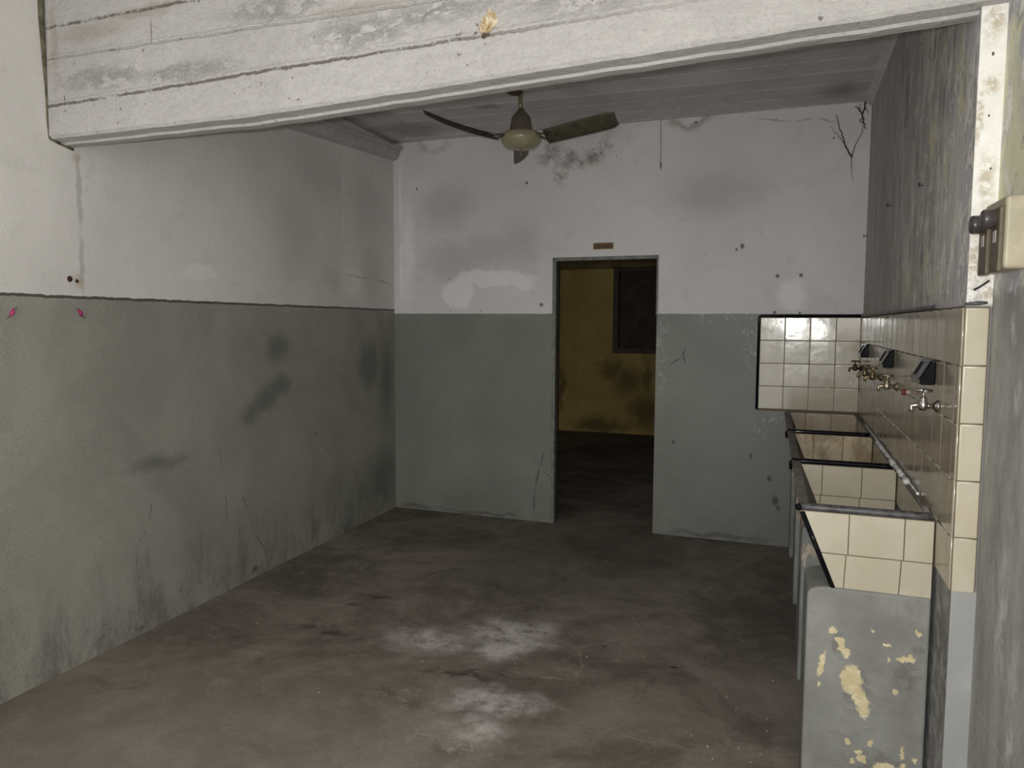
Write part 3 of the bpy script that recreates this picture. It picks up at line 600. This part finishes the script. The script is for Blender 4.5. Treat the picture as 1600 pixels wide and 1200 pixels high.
# masonry supports under the dividers
def support(y0, y1, xl0, ztop, mat, lean=0):
    xe = xr(y0) - .011; R = .05; pr = [(xl0 - lean, -.01)]
    for k in range(5):
        a = math.pi - k * math.pi / 8; pr.append((xl0 + R + R * math.cos(a), ztop - R * .6 + R * .6 * math.sin(a)))
    pr += [(xe, ztop), (xe, -.01)]
    q = MB(); q.prism(None, [(x, wyb(x, y0), z_) for x, z_ in pr], [(x, wyb(x, y1), z_) for x, z_ in pr]); return q.obj('support_wall', mat, tr, bevel=.008, seg=3)
support(2.438, 2.66, .130, .645, MAT_TRG)
support(3.20, 3.44, .143, .645, MAT_SUP)
support(4.09, 4.33, .150, .66, MAT_SUP)
support(4.93, 5.125, .150, .66, MAT_SUP)
b = MB(); b.hexa([(.20, 2.446, .626), (xr(2.45) - .012, 2.434, .612), (xr(2.45) - .012, 2.47, .612), (.2, 2.47, .626), (.195, 2.449, .652), (xr(2.45) - .012, 2.437, .640), (xr(2.45) - .012, 2.47, .640), (.195, 2.47, .652)]); b.obj('mortar_lip', MAT_RIM, tr)

# ------------------------------------------------------------------ soap dishes
def soap_dish(y, label):
    x = xr(y) - .0100; w = .150; h = .076; zt_ = 1.335
    t = thing('soap_dish', (x, y, zt_ - h), label, 'soap dish', 'black soap dishes above the taps')
    pr = [(0, zt_), (-.008, zt_), (-.042, zt_ - h + .012), (-.040, zt_ - h), (0, zt_ - h)]
    b = MB(); b.prism(None, [(x + u, y, z_) for u, z_ in pr], [(x + u, y + w, z_) for u, z_ in pr]); b.obj('body', MAT_BLACK, t, bevel=.006, seg=3)
    # raised frame around a sunken front
    n_ = Vector((-(h - .012), 0, .034)).normalized(); a = Vector((x - .010, y, zt_ - .003)); c = Vector((x - .042, y, zt_ - h + .014)); d = c - a
    f = MB()
    for u0, u1, s0, s1 in ((.004, .022, .02, .98), (w - .022, w - .004, .02, .98), (.022, w - .022, .02, .16), (.022, w - .022, .84, .98)):
        q = [a + d * s0 + Vector((0, u0, 0)), a + d * s0 + Vector((0, u1, 0)), a + d * s1 + Vector((0, u1, 0)), a + d * s1 + Vector((0, u0, 0))]
        f.hexa([p - n_ * .002 for p in q] + [p + n_ * .004 for p in q])
    f.obj('front_rim', MAT_BLACK, t, bevel=.002)
    return t
soap_dish(2.540, 'black ceramic soap dish above the chrome tap, nearest to the tiled pier')
soap_dish(3.510, 'black ceramic soap dish in the middle of the three on the tiled wall')
soap_dish(4.56, 'black ceramic soap dish closest to the tiled corner, above three brass taps')

# ------------------------------------------------------------------ taps
MAT_CHROME = simple('worn_chrome', (.62, .60, .58), .22, .5, 1, var=.35, scale=40)
MAT_BRASS = simple('dull_brass', (.36, .28, .16), .38, .5, .85, var=.6, scale=50)
MAT_BRONZE = simple('dark_bronze', (.095, .07, .045), .4, .5, .7, var=.5, scale=50)
MAT_PALEBRASS = simple('pale_nickel_brass', (.48, .42, .30), .35, .5, .85, var=.5, scale=50)
def tap(y, z, mat, label, hmat=None, reach=.082, s=.85, flange=True):
    x = xr(y) - .0100
    t = thing('tap', (x, y, z), label, 'tap', 'taps over the wash trough')
    hmat = hmat or mat
    V = lambda u, v, w_=0: (x - u * s, y + w_ * s, z + v * s)
    b = MB(); b.lathe([(0, 0), (.018, 0), (.018, .004), (.011, .010), (.010, .012)], (x, y, z), (-1, 0, 0), 16); b.obj('wall_flange', mat, t)
    b = MB(); b.tube([V(.004, 0), V(.03, 0), V(.045, 0)], [.0085 * s, .0085 * s, .010 * s], 12)
    b.lathe([(0, -.014), (.010, -.013), (.0135, -.004), (.0135, .008), (.010, .014), (.0105, .022), (.008, .026), (0, .026)], V(.045, 0), (0, 0, 1), 14); b.obj('body', mat, t)
    b = MB(); b.tube([V(.045, -.002), V(.065, .002), V(.082, -.001), V(reach - .002, -.010), V(reach + .002, -.021)], [.009 * s, .008 * s, .0078 * s, .0078 * s, .0085 * s], 12); b.obj('spout', mat, t)
    b = MB(); b.tube([V(.045, .024), V(.045, .050)], .0042 * s, 10); b.obj('stem', mat, t)
    b = MB(); b.tube([V(.045, .050, -.026), V(.045, .052, 0), V(.045, .050, .026)], [.0048 * s, .006 * s, .0048 * s], 10); b.tube([V(.019, .050), V(.045, .052), V(.071, .050)], [.0048 * s, .006 * s, .0048 * s], 10)
    b.obj('handle', hmat, t); return t
tap(2.475, 1.203, MAT_CHROME, 'worn chrome wall tap with a cross handle under the soap dish closest to the pier', reach=.080, s=.88)
tap(3.365, 1.192, MAT_PALEBRASS, 'pale brass wall tap between the chrome tap and the dark taps')
tap(3.93, 1.192, MAT_BRASS, 'dull brass wall tap, first of the three in the corner cluster counting from the camera')
tap(4.31, 1.185, MAT_BRASS, 'dull brass wall tap in the middle of the three clustered near the tiled corner')
tap(4.93, 1.180, MAT_BRONZE, 'dark bronze wall tap closest to the tiled corner of the back wall')
# capped pipe stub with a red plug
x = xr(3.0) - .0100; st = thing('pipe_stub', (x, 3.0, 1.2), 'short pipe stub with a red plug on the tiled wall beside the chrome tap', 'pipe', None)
b = MB(); b.tube([(x, 3.0, 1.2), (x - .018, 3.0, 1.2)], .010, 12); b.obj('pipe', simple('pinkish_plastic', (.45, .34, .33), .5), st)
b = MB(); b.tube([(x - .018, 3.0, 1.2), (x - .030, 3.0, 1.2)], [.0115, .0095], 12); b.obj('plug', simple('red_plastic', (.20, .03, .035), .4), st)

# ------------------------------------------------------------------ ceiling fan
HX, HY = -1.412, 4.30
MAT_FANC = simple('fan_cream_enamel', (.36, .32, .205), .28, .5, var=.2, scale=20)
MAT_FANB = simple('fan_brown_enamel', (.135, .112, .08), .4, .45, var=.3, scale=20)
MAT_FANK = simple('fan_dusty_blade', (.105, .092, .06), .5, .4, var=.4, scale=14)
MAT_FANR = simple('fan_rod_brass', (.26, .215, .13), .4, .5, .3, scale=30)
MAT_RUST = simple('fan_rust_red', (.15, .085, .065), .7, .3, var=.5, scale=30)
fan = thing('ceiling_fan', (HX, HY, HC), 'old three bladed ceiling fan with cream hub hanging behind the beam', 'ceiling fan')
b = MB(); b.lathe([(.0, .02), (.05, .02), (.058, .012), (.052, -.012), (.03, -.028), (.012, -.032), (0, -.032)], (HX - .045, HY, HC + .012), (.16, 0, 1), 28); b.obj('canopy', MAT_RUST, fan)
b = MB(); b.tube([(HX - .006, HY, HC - .01), (HX - .004, HY, 2.66)], .0125, 14); b.obj('downrod', MAT_FANR, fan)
b = MB(); b.lathe([(.014, 2.682), (.020, 2.676), (.024, 2.664), (.040, 2.648), (.052, 2.632), (.058, 2.615), (.064, 2.575), (.070, 2.548), (.076, 2.540)], (HX, HY, 0), (0, 0, 1), 36); b.obj('motor_cover', MAT_FANB, fan)
b = MB(); b.lathe([(.07, 2.552), (.085, 2.549), (.104, 2.540), (.116, 2.526), (.120, 2.512), (.118, 2.498), (.108, 2.480), (.094, 2.466), (.088, 2.462), (.086, 2.459), (.05, 2.449), (.02, 2.447), (0, 2.447)], (HX, HY, 0), (0, 0, 1), 44); b.obj('motor_housing', MAT_FANC, fan)
b = MB(); b.tube([(HX, HY, 2.452), (HX, HY, 2.43), (HX, HY, 2.405)], [.007, .005, .0045], 10); b.obj('bottom_stud', MAT_FANR, fan)
MAT_SCREW = simple('dark_screw', (.03, .026, .02), .5, .4, .5)
def blade(ang, rise, bend):
    ca, sa = math.cos(ang), math.sin(ang); R_ = Vector((ca, sa, 0)); C_ = Vector((sa, -ca, 0))   # C_: clockwise side, raised
    pit = math.radians(34); wv = C_ * math.cos(pit) + Vector((0, 0, 1)) * math.sin(pit); nv = R_.cross(wv).normalized()
    b = MB(); N = 12; ring = []
    for i in range(N + 1):
        s_ = i / N; r = .165 + .435 * s_
        wi = .052 + .006 * s_
        if i == N: wi *= .72
        if i == N - 1: wi *= .96
        c = Vector((HX, HY, 2.502)) + R_ * r + Vector((0, 0, rise * s_ + bend * (s_ ** 2 - s_)))
        cam_ = .006
        for k in range(7):
            u = (k - 3) / 3; p = c + wv * (wi * u) + nv * (cam_ * (1 - u * u)); ring.append((p, i))
    vs = [p + nv * .0012 for p, _ in ring] + [p - nv * .0012 for p, _ in ring]; K = (N + 1) * 7; fs = []
    for i in range(N):
        for k in range(6):
            a0 = i * 7 + k; fs.append((a0, a0 + 1, a0 + 8, a0 + 7)); fs.append((K + a0, K + a0 + 7, K + a0 + 8, K + a0 + 1))
    for i in range(N):
        for k in (0, 6): a0 = i * 7 + k; fs.append((a0, a0 + 7, K + a0 + 7, K + a0))
    for k in range(6):
        for i in (0, N): a0 = i * 7 + k; fs.append((a0, a0 + 1, K + a0 + 1, K + a0))
    b.add(vs, fs, 0, True); o = b.obj('blade', MAT_FANK, fan)
    b = MB(); c0 = Vector((HX, HY, 2.525)) + R_ * .095; c1 = Vector((HX, HY, 2.505)) + R_ * .16
    for k in (-1, 1):
        b.tube([c0 + C_ * .012 * k, c1 + wv * .022 * k, c1 + R_ * .04 + wv * .026 * k - nv * 0], [.006, .006, .005], 8)
    b.obj('blade_bracket', MAT_FANB, o)
    for r, u in ((.19, .026), (.19, -.026), (.235, 0)):
        b = MB(); c = Vector((HX, HY, 2.502)) + R_ * r + wv * u + nv * (.005 if u == 0 else .004) + Vector((0, 0, rise * (r - .165) / .435))
        b.lathe([(0, -.006), (.006, -.005), (.008, -.001), (.008, .002), (.006, .006), (0, .007)], c, nv, 12)
        b.obj('screw', MAT_SCREW, o)
for a, rise, bend in ((-12, .045, 0.0), (-132, .072, .05), (108, .012, 0)): blade(math.radians(a), rise, bend)

# ------------------------------------------------------------------ small wall things
def on_back(x, z, d=0): return Vector((x, yb(x) - d, z))
# name plate above the doorway
pl = thing('door_plaque', on_back(-1.104, 1.969), 'small brass and brown engraved plaque on the wall above the doorway', 'sign')
b = MB(); X0, X1, Z0, Z1 = -1.176, -1.032, 1.945, 1.992
b.hexa([on_back(X0, Z0, .006), on_back(X1, Z0, .006), on_back(X1, Z0, 0), on_back(X0, Z0, 0), on_back(X0, Z1, .006), on_back(X1, Z1, .006), on_back(X1, Z1, 0), on_back(X0, Z1, 0)])
b.obj('plate', simple('plaque_brass', (.44, .34, .17), .4, .5, .4, scale=60), pl, bevel=.001)
b = MB(); i_ = .004
b.hexa([on_back(X0 + i_, Z0 + i_, .0075), on_back(X1 - i_, Z0 + i_, .0075), on_back(X1 - i_, Z0 + i_, .005), on_back(X0 + i_, Z0 + i_, .005), on_back(X0 + i_, Z1 - i_, .0075), on_back(X1 - i_, Z1 - i_, .0075), on_back(X1 - i_, Z1 - i_, .005), on_back(X0 + i_, Z1 - i_, .005)])
b.obj('field', simple('plaque_brown', (.16, .085, .03), .45, .4, scale=30), pl)
b = MB(); MAT_LET = simple('plaque_lettering', (.012, .009, .006), .6)
def stroke(xa, za, xb2, zb2, w=.0017):
    d = Vector((xb2 - xa, 0, zb2 - za)).normalized(); pr = Vector((-d.z, 0, d.x)) * w
    q = [Vector((xa, 0, za)) + pr, Vector((xa, 0, za)) - pr, Vector((xb2, 0, zb2)) - pr, Vector((xb2, 0, zb2)) + pr]
    b.hexa([on_back(p.x, p.z, .0085) for p in q] + [on_back(p.x, p.z, .007) for p in q])
# worn, barely legible row of capital letters: strokes only where dark marks show
lx = X0 + .012; zl, zh = 1.9575, 1.979
for ch in 'CUCIIIAI':
    if ch == 'C': stroke(lx, zl + .003, lx, zh - .003); stroke(lx, zh - .002, lx + .009, zh - .001); stroke(lx, zl + .002, lx + .009, zl + .001); lx += .0165
    elif ch == 'U': stroke(lx, zl + .002, lx, zh); stroke(lx + .009, zl + .002, lx + .009, zh); stroke(lx, zl + .001, lx + .009, zl + .001); lx += .0165
    elif ch == 'I': stroke(lx + .004, zl, lx + .004, zh, .0022); lx += .0135
    else: stroke(lx, zl, lx + .005, zh, .002); stroke(lx + .005, zh, lx + .010, zl, .002); lx += .017
b.obj('lettering', MAT_LET, pl)

# fuse box on the right wall beside the camera
MAT_BOXC = simple('cream_enamel_box', (.42, .38, .275), .45, .4, var=.18, scale=25)
MAT_BAKE = simple('brown_bakelite', (.115, .09, .055), .4, .45, var=.25, scale=40)
MAT_KNOB = simple('dark_grey_bakelite', (.065, .055, .055), .3, .5, var=.3, scale=40)
MAT_LAB = simple('paper_label', (.5, .48, .44), .8)
fb = thing('fuse_box', (XN, 2.02, 1.56), 'cream fuse box with two brown fuse holders on the right wall by the pier', 'fuse box')
b = MB(); b.box(.478, XN - .0002, 1.938, 2.115, 1.562, 1.722); b.obj('box_body', MAT_BOXC, fb, bevel=.008, seg=3)
for (ya, yb2) in ((1.944, 2.012), (2.045, 2.115)):
    h = MB(); h.box(.468, .480, ya, yb2, 1.556, 1.700); ho = h.obj('fuse_holder', MAT_BAKE, fb, bevel=.004)
    yc = (ya + yb2) / 2; k = MB(); k.lathe([(0, .027), (.017, .027), (.020, .025), (.0215, .021), (.0215, .006), (.019, .003), (.019, 0)], (.469, yc + .008, 1.676), (-1, 0, 0), 24); k.obj('fuse_cap', MAT_KNOB, ho)
    l = MB(); l.box(.4668, .4682, yc - .012, yc + .010, 1.622, 1.648); l.obj('label', MAT_LAB, ho)
tag(MB().tube([(.486, PY - .004, 1.527), (.500, PY - .010, 1.536), (.512, PY - .008, 1.545), (.5195, PY - .002, 1.55)], .0026, 8).obj('wire_stub', simple('black_wire', (.03, .03, .032), .5)), 'short black wire stub sticking out of the pier below the fuse box', 'wire')

# mud nest stuck on the beam
b = MB(); me_pts = []
bm = bmesh.new(); bmesh.ops.create_icosphere(bm, subdivisions=4, radius=1)
for v in bm.verts:
    d = 1 + .45 * mnoise.noise(v.co * 2.2) + .2 * mnoise.noise(v.co * 6); c = v.co * d
    s_ = .75 if c.z < -.3 else 1
    v.co = Vector((c.x * .024 * s_ + c.z * .008, c.y * .018, c.z * .036))
me = bpy.data.meshes.new('mud_nest'); bm.to_mesh(me); bm.free()
m = M('nest_mud', .9, .1); P = m.sep(m.pos); f = m.noise(55, 5, .7)
c_ = m.mix(m.rng(f, .4, .62), (.42, .31, .17), (.72, .65, .48)); c_ = m.mix(m.rng(P[2], -.020, -.030), c_, (.12, .085, .07))
m.color(c_).bump(f, .6, .004); me.materials.append(m.mat)
o = bpy.data.objects.new('mud_nest', me); COL.objects.link(o); o.location = (-.838, ybf(-.838) - .003, 2.336); tag(o, 'small crumbly yellowish lump of mud stuck to the front of the beam', 'nest')

# rusty bolts, pink wall plugs and hooks
MAT_BOLT = simple('rusty_bolt', (.10, .05, .035), .7, .3, .3, var=.5)
def lw(y, z, d=0): return Vector((xl(y) + d, y, z))
for y, z, r, lab in ((2.365, 1.607, .012, 'larger rusty bolt head on the left wall just above the grey dado'), (2.398, 1.600, .0075, 'smaller rusty bolt head next to the larger one on the left wall')):
    tag(MB().lathe([(r * 1.1, 0), (r, .003), (r * .7, .006), (0, .007)], lw(y, z, -.001), (1, 0, 0), 14).obj('bolt', MAT_BOLT), lab, 'bolt', 'bolts on the left wall')
MAT_PINK = simple('pink_plastic', (.60, .06, .20), .5); MAT_PINKD = simple('magenta_plastic', (.34, .025, .13), .5)
MAT_WIRE = simple('thin_grey_wire', (.10, .09, .085), .6)
for y, z, mt, sg, lab in ((2.103, 1.468, MAT_PINK, -1, 'bright pink plastic plug with wire tails, at the far left edge of the left wall'), (2.405, 1.470, MAT_PINKD, 1, 'dark magenta plastic plug with wire tails under the wall seam on the left wall')):
    t = thing('wall_plug', lw(y, z), lab, 'plug', 'pink plugs on the grey dado')
    b = MB(); b.tube([lw(y + .010 * -sg, z + .014, .003), lw(y, z, .008), lw(y + .006 * sg, z - .013, .004)], [.003, .0085, .004], 8); b.obj('plug_body', mt, t)
    MB().tube([lw(y + .004 * sg, z - .010, .004), lw(y + .022 * sg, z - .024, .006)], .0014, 6).obj('wire_tail', MAT_WIRE, t)
    MB().tube([lw(y - .008 * sg, z + .012, .004), lw(y - .022 * sg, z + .022, .006)], .0010, 6).obj('wire_tail', MAT_WIRE, t)
MAT_HOOK = simple('rusty_hook_iron', (.06, .045, .04), .6, .3, .4)
def rw(y, z, d=0): return Vector((xr(y) - d, y, z))
for y, z, lab in ((5.02, 1.965, 'small bent iron hook on the right wall close to the back corner'), (3.92, 1.985, 'small bent iron hook in the middle of the peeling right wall'), (3.02, 1.925, 'small bent iron hook on the right wall above the soap dishes, nearest the pier')):
    k = y / 5
    tag(MB().tube([rw(y, z, -.006), rw(y, z, .014), rw(y - .004, z + .006, .016 * k), rw(y - .008, z + .008, .022 * k), rw(y - .010, z + .002, .026 * k), rw(y - .01, z - .008, .022 * k)], .0016 * k + .0006, 8).obj('wall_hook', MAT_HOOK), lab, 'hook', 'hooks on the right wall')
# hanging cord and dry roots
MAT_CORD = simple('black_cord', (.03, .027, .025), .7)
ct = thing('hanging_cord', on_back(-.726, HC), 'thin dark cord hanging from the ceiling edge in front of the back wall', 'cord')
b = MB(); b.tube([on_back(-.726, 2.782, .02), on_back(-.724, 2.65, .02), on_back(-.722, 2.50, .02)], .0016, 6); b.obj('cord', MAT_CORD, ct)
b = MB(); b.tube([on_back(-.722, 2.505, .02), on_back(-.7215, 2.485, .02), on_back(-.721, 2.455, .02)], [.0022, .0042, .0012], 8); b.obj('cord_tip', MAT_CORD, ct)
MAT_ROOT = simple('dry_root', (.075, .062, .052), .85, .1)
def root(name, label, strands, cat='root'):
    t = thing(name, on_back(*strands[0][0][0], .012), label, cat, 'dry roots in the upper right corner')
    for pts, w in strands:
        P_ = [];
        for (xa, za), (xb2, zb2) in zip(pts, pts[1:]):
            for k in range(6):
                s_ = k / 6; j = Vector((xa * 30 + s_ * 7, za * 30, k)); P_.append((xa + (xb2 - xa) * s_ + .006 * mnoise.noise(j), za + (zb2 - za) * s_ + .006 * mnoise.noise(j + Vector((9, 9, 9)))))
        P_.append(pts[-1]); n_ = len(P_)
        MB().tube([on_back(x_, z_, .010 + .006 * mnoise.noise(Vector((x_ * 20, z_ * 20, 0)))) for x_, z_ in P_], [w * (1.0 - .6 * i / n_) for i in range(n_)], 6).obj('root_strand', MAT_ROOT, t)
root('dry_root', 'forked dry root hanging on the back wall below the ceiling corner', [([(.432, 2.455), (.395, 2.53), (.365, 2.62), (.338, 2.715)], .0046), ([(.40, 2.52), (.36, 2.58), (.31, 2.65)], .0022), ([(.432, 2.455), (.455, 2.53), (.485, 2.60), (.497, 2.68)], .0028), ([(.432, 2.455), (.437, 2.38), (.447, 2.31)], .0020)])
root('dry_root', 'dense tangled tuft of dry roots right in the upper corner of the back wall', [([(.500, 2.80), (.495, 2.745), (.485, 2.70), (.494, 2.655), (.503, 2.615)], .0055), ([(.487, 2.70), (.46, 2.745), (.44, 2.755)], .004), ([(.487, 2.70), (.465, 2.73), (.47, 2.77)], .003), ([(.49, 2.69), (.47, 2.665), (.50, 2.645)], .0035), ([(.495, 2.74), (.51, 2.73), (.52, 2.70)], .0025)])
# paint chips on the floor, in front of and around the trough
MAT_CHIP = simple('paint_chip_cream', (.50, .47, .41), .8)
chips = []
for i, (x, y) in enumerate([(-.14, 4.62), (.02, 4.55), (-.27, 4.2), (-.30, 2.93), (-.08, 2.86), (.03, 2.83), (-.02, 3.46), (-.23, 3.36), (-.12, 2.95), (.03, 2.74), (-.16, 2.57), (-.06, 2.60), (.01, 2.58), (-.02, 2.52), (-.14, 2.50), (-.71, 3.12), (-1.03, 2.62), (-1.33, 2.86), (-1.36, 2.84), (-1.55, 4.32), (-2.28, 2.95), (-1.62, 2.46), (-2.02, 2.31), (.05, 3.15), (-.48, 3.2), (-.98, 2.95), (-.22, 2.62), (.06, 2.50)]):
    r = random.uniform(.002, .005); n_ = 6; pr = [(x + r * random.uniform(.6, 1.2) * math.cos(k * math.pi / 3), y + r * random.uniform(.6, 1.3) * math.sin(k * math.pi / 3)) for k in range(n_)]
    tag(MB().vprism(pr, -.0005, .0025).obj('paint_chip', MAT_CHIP), 'tiny pale paint chip lying on the brown concrete floor', 'paint chip', 'paint chips on the floor')
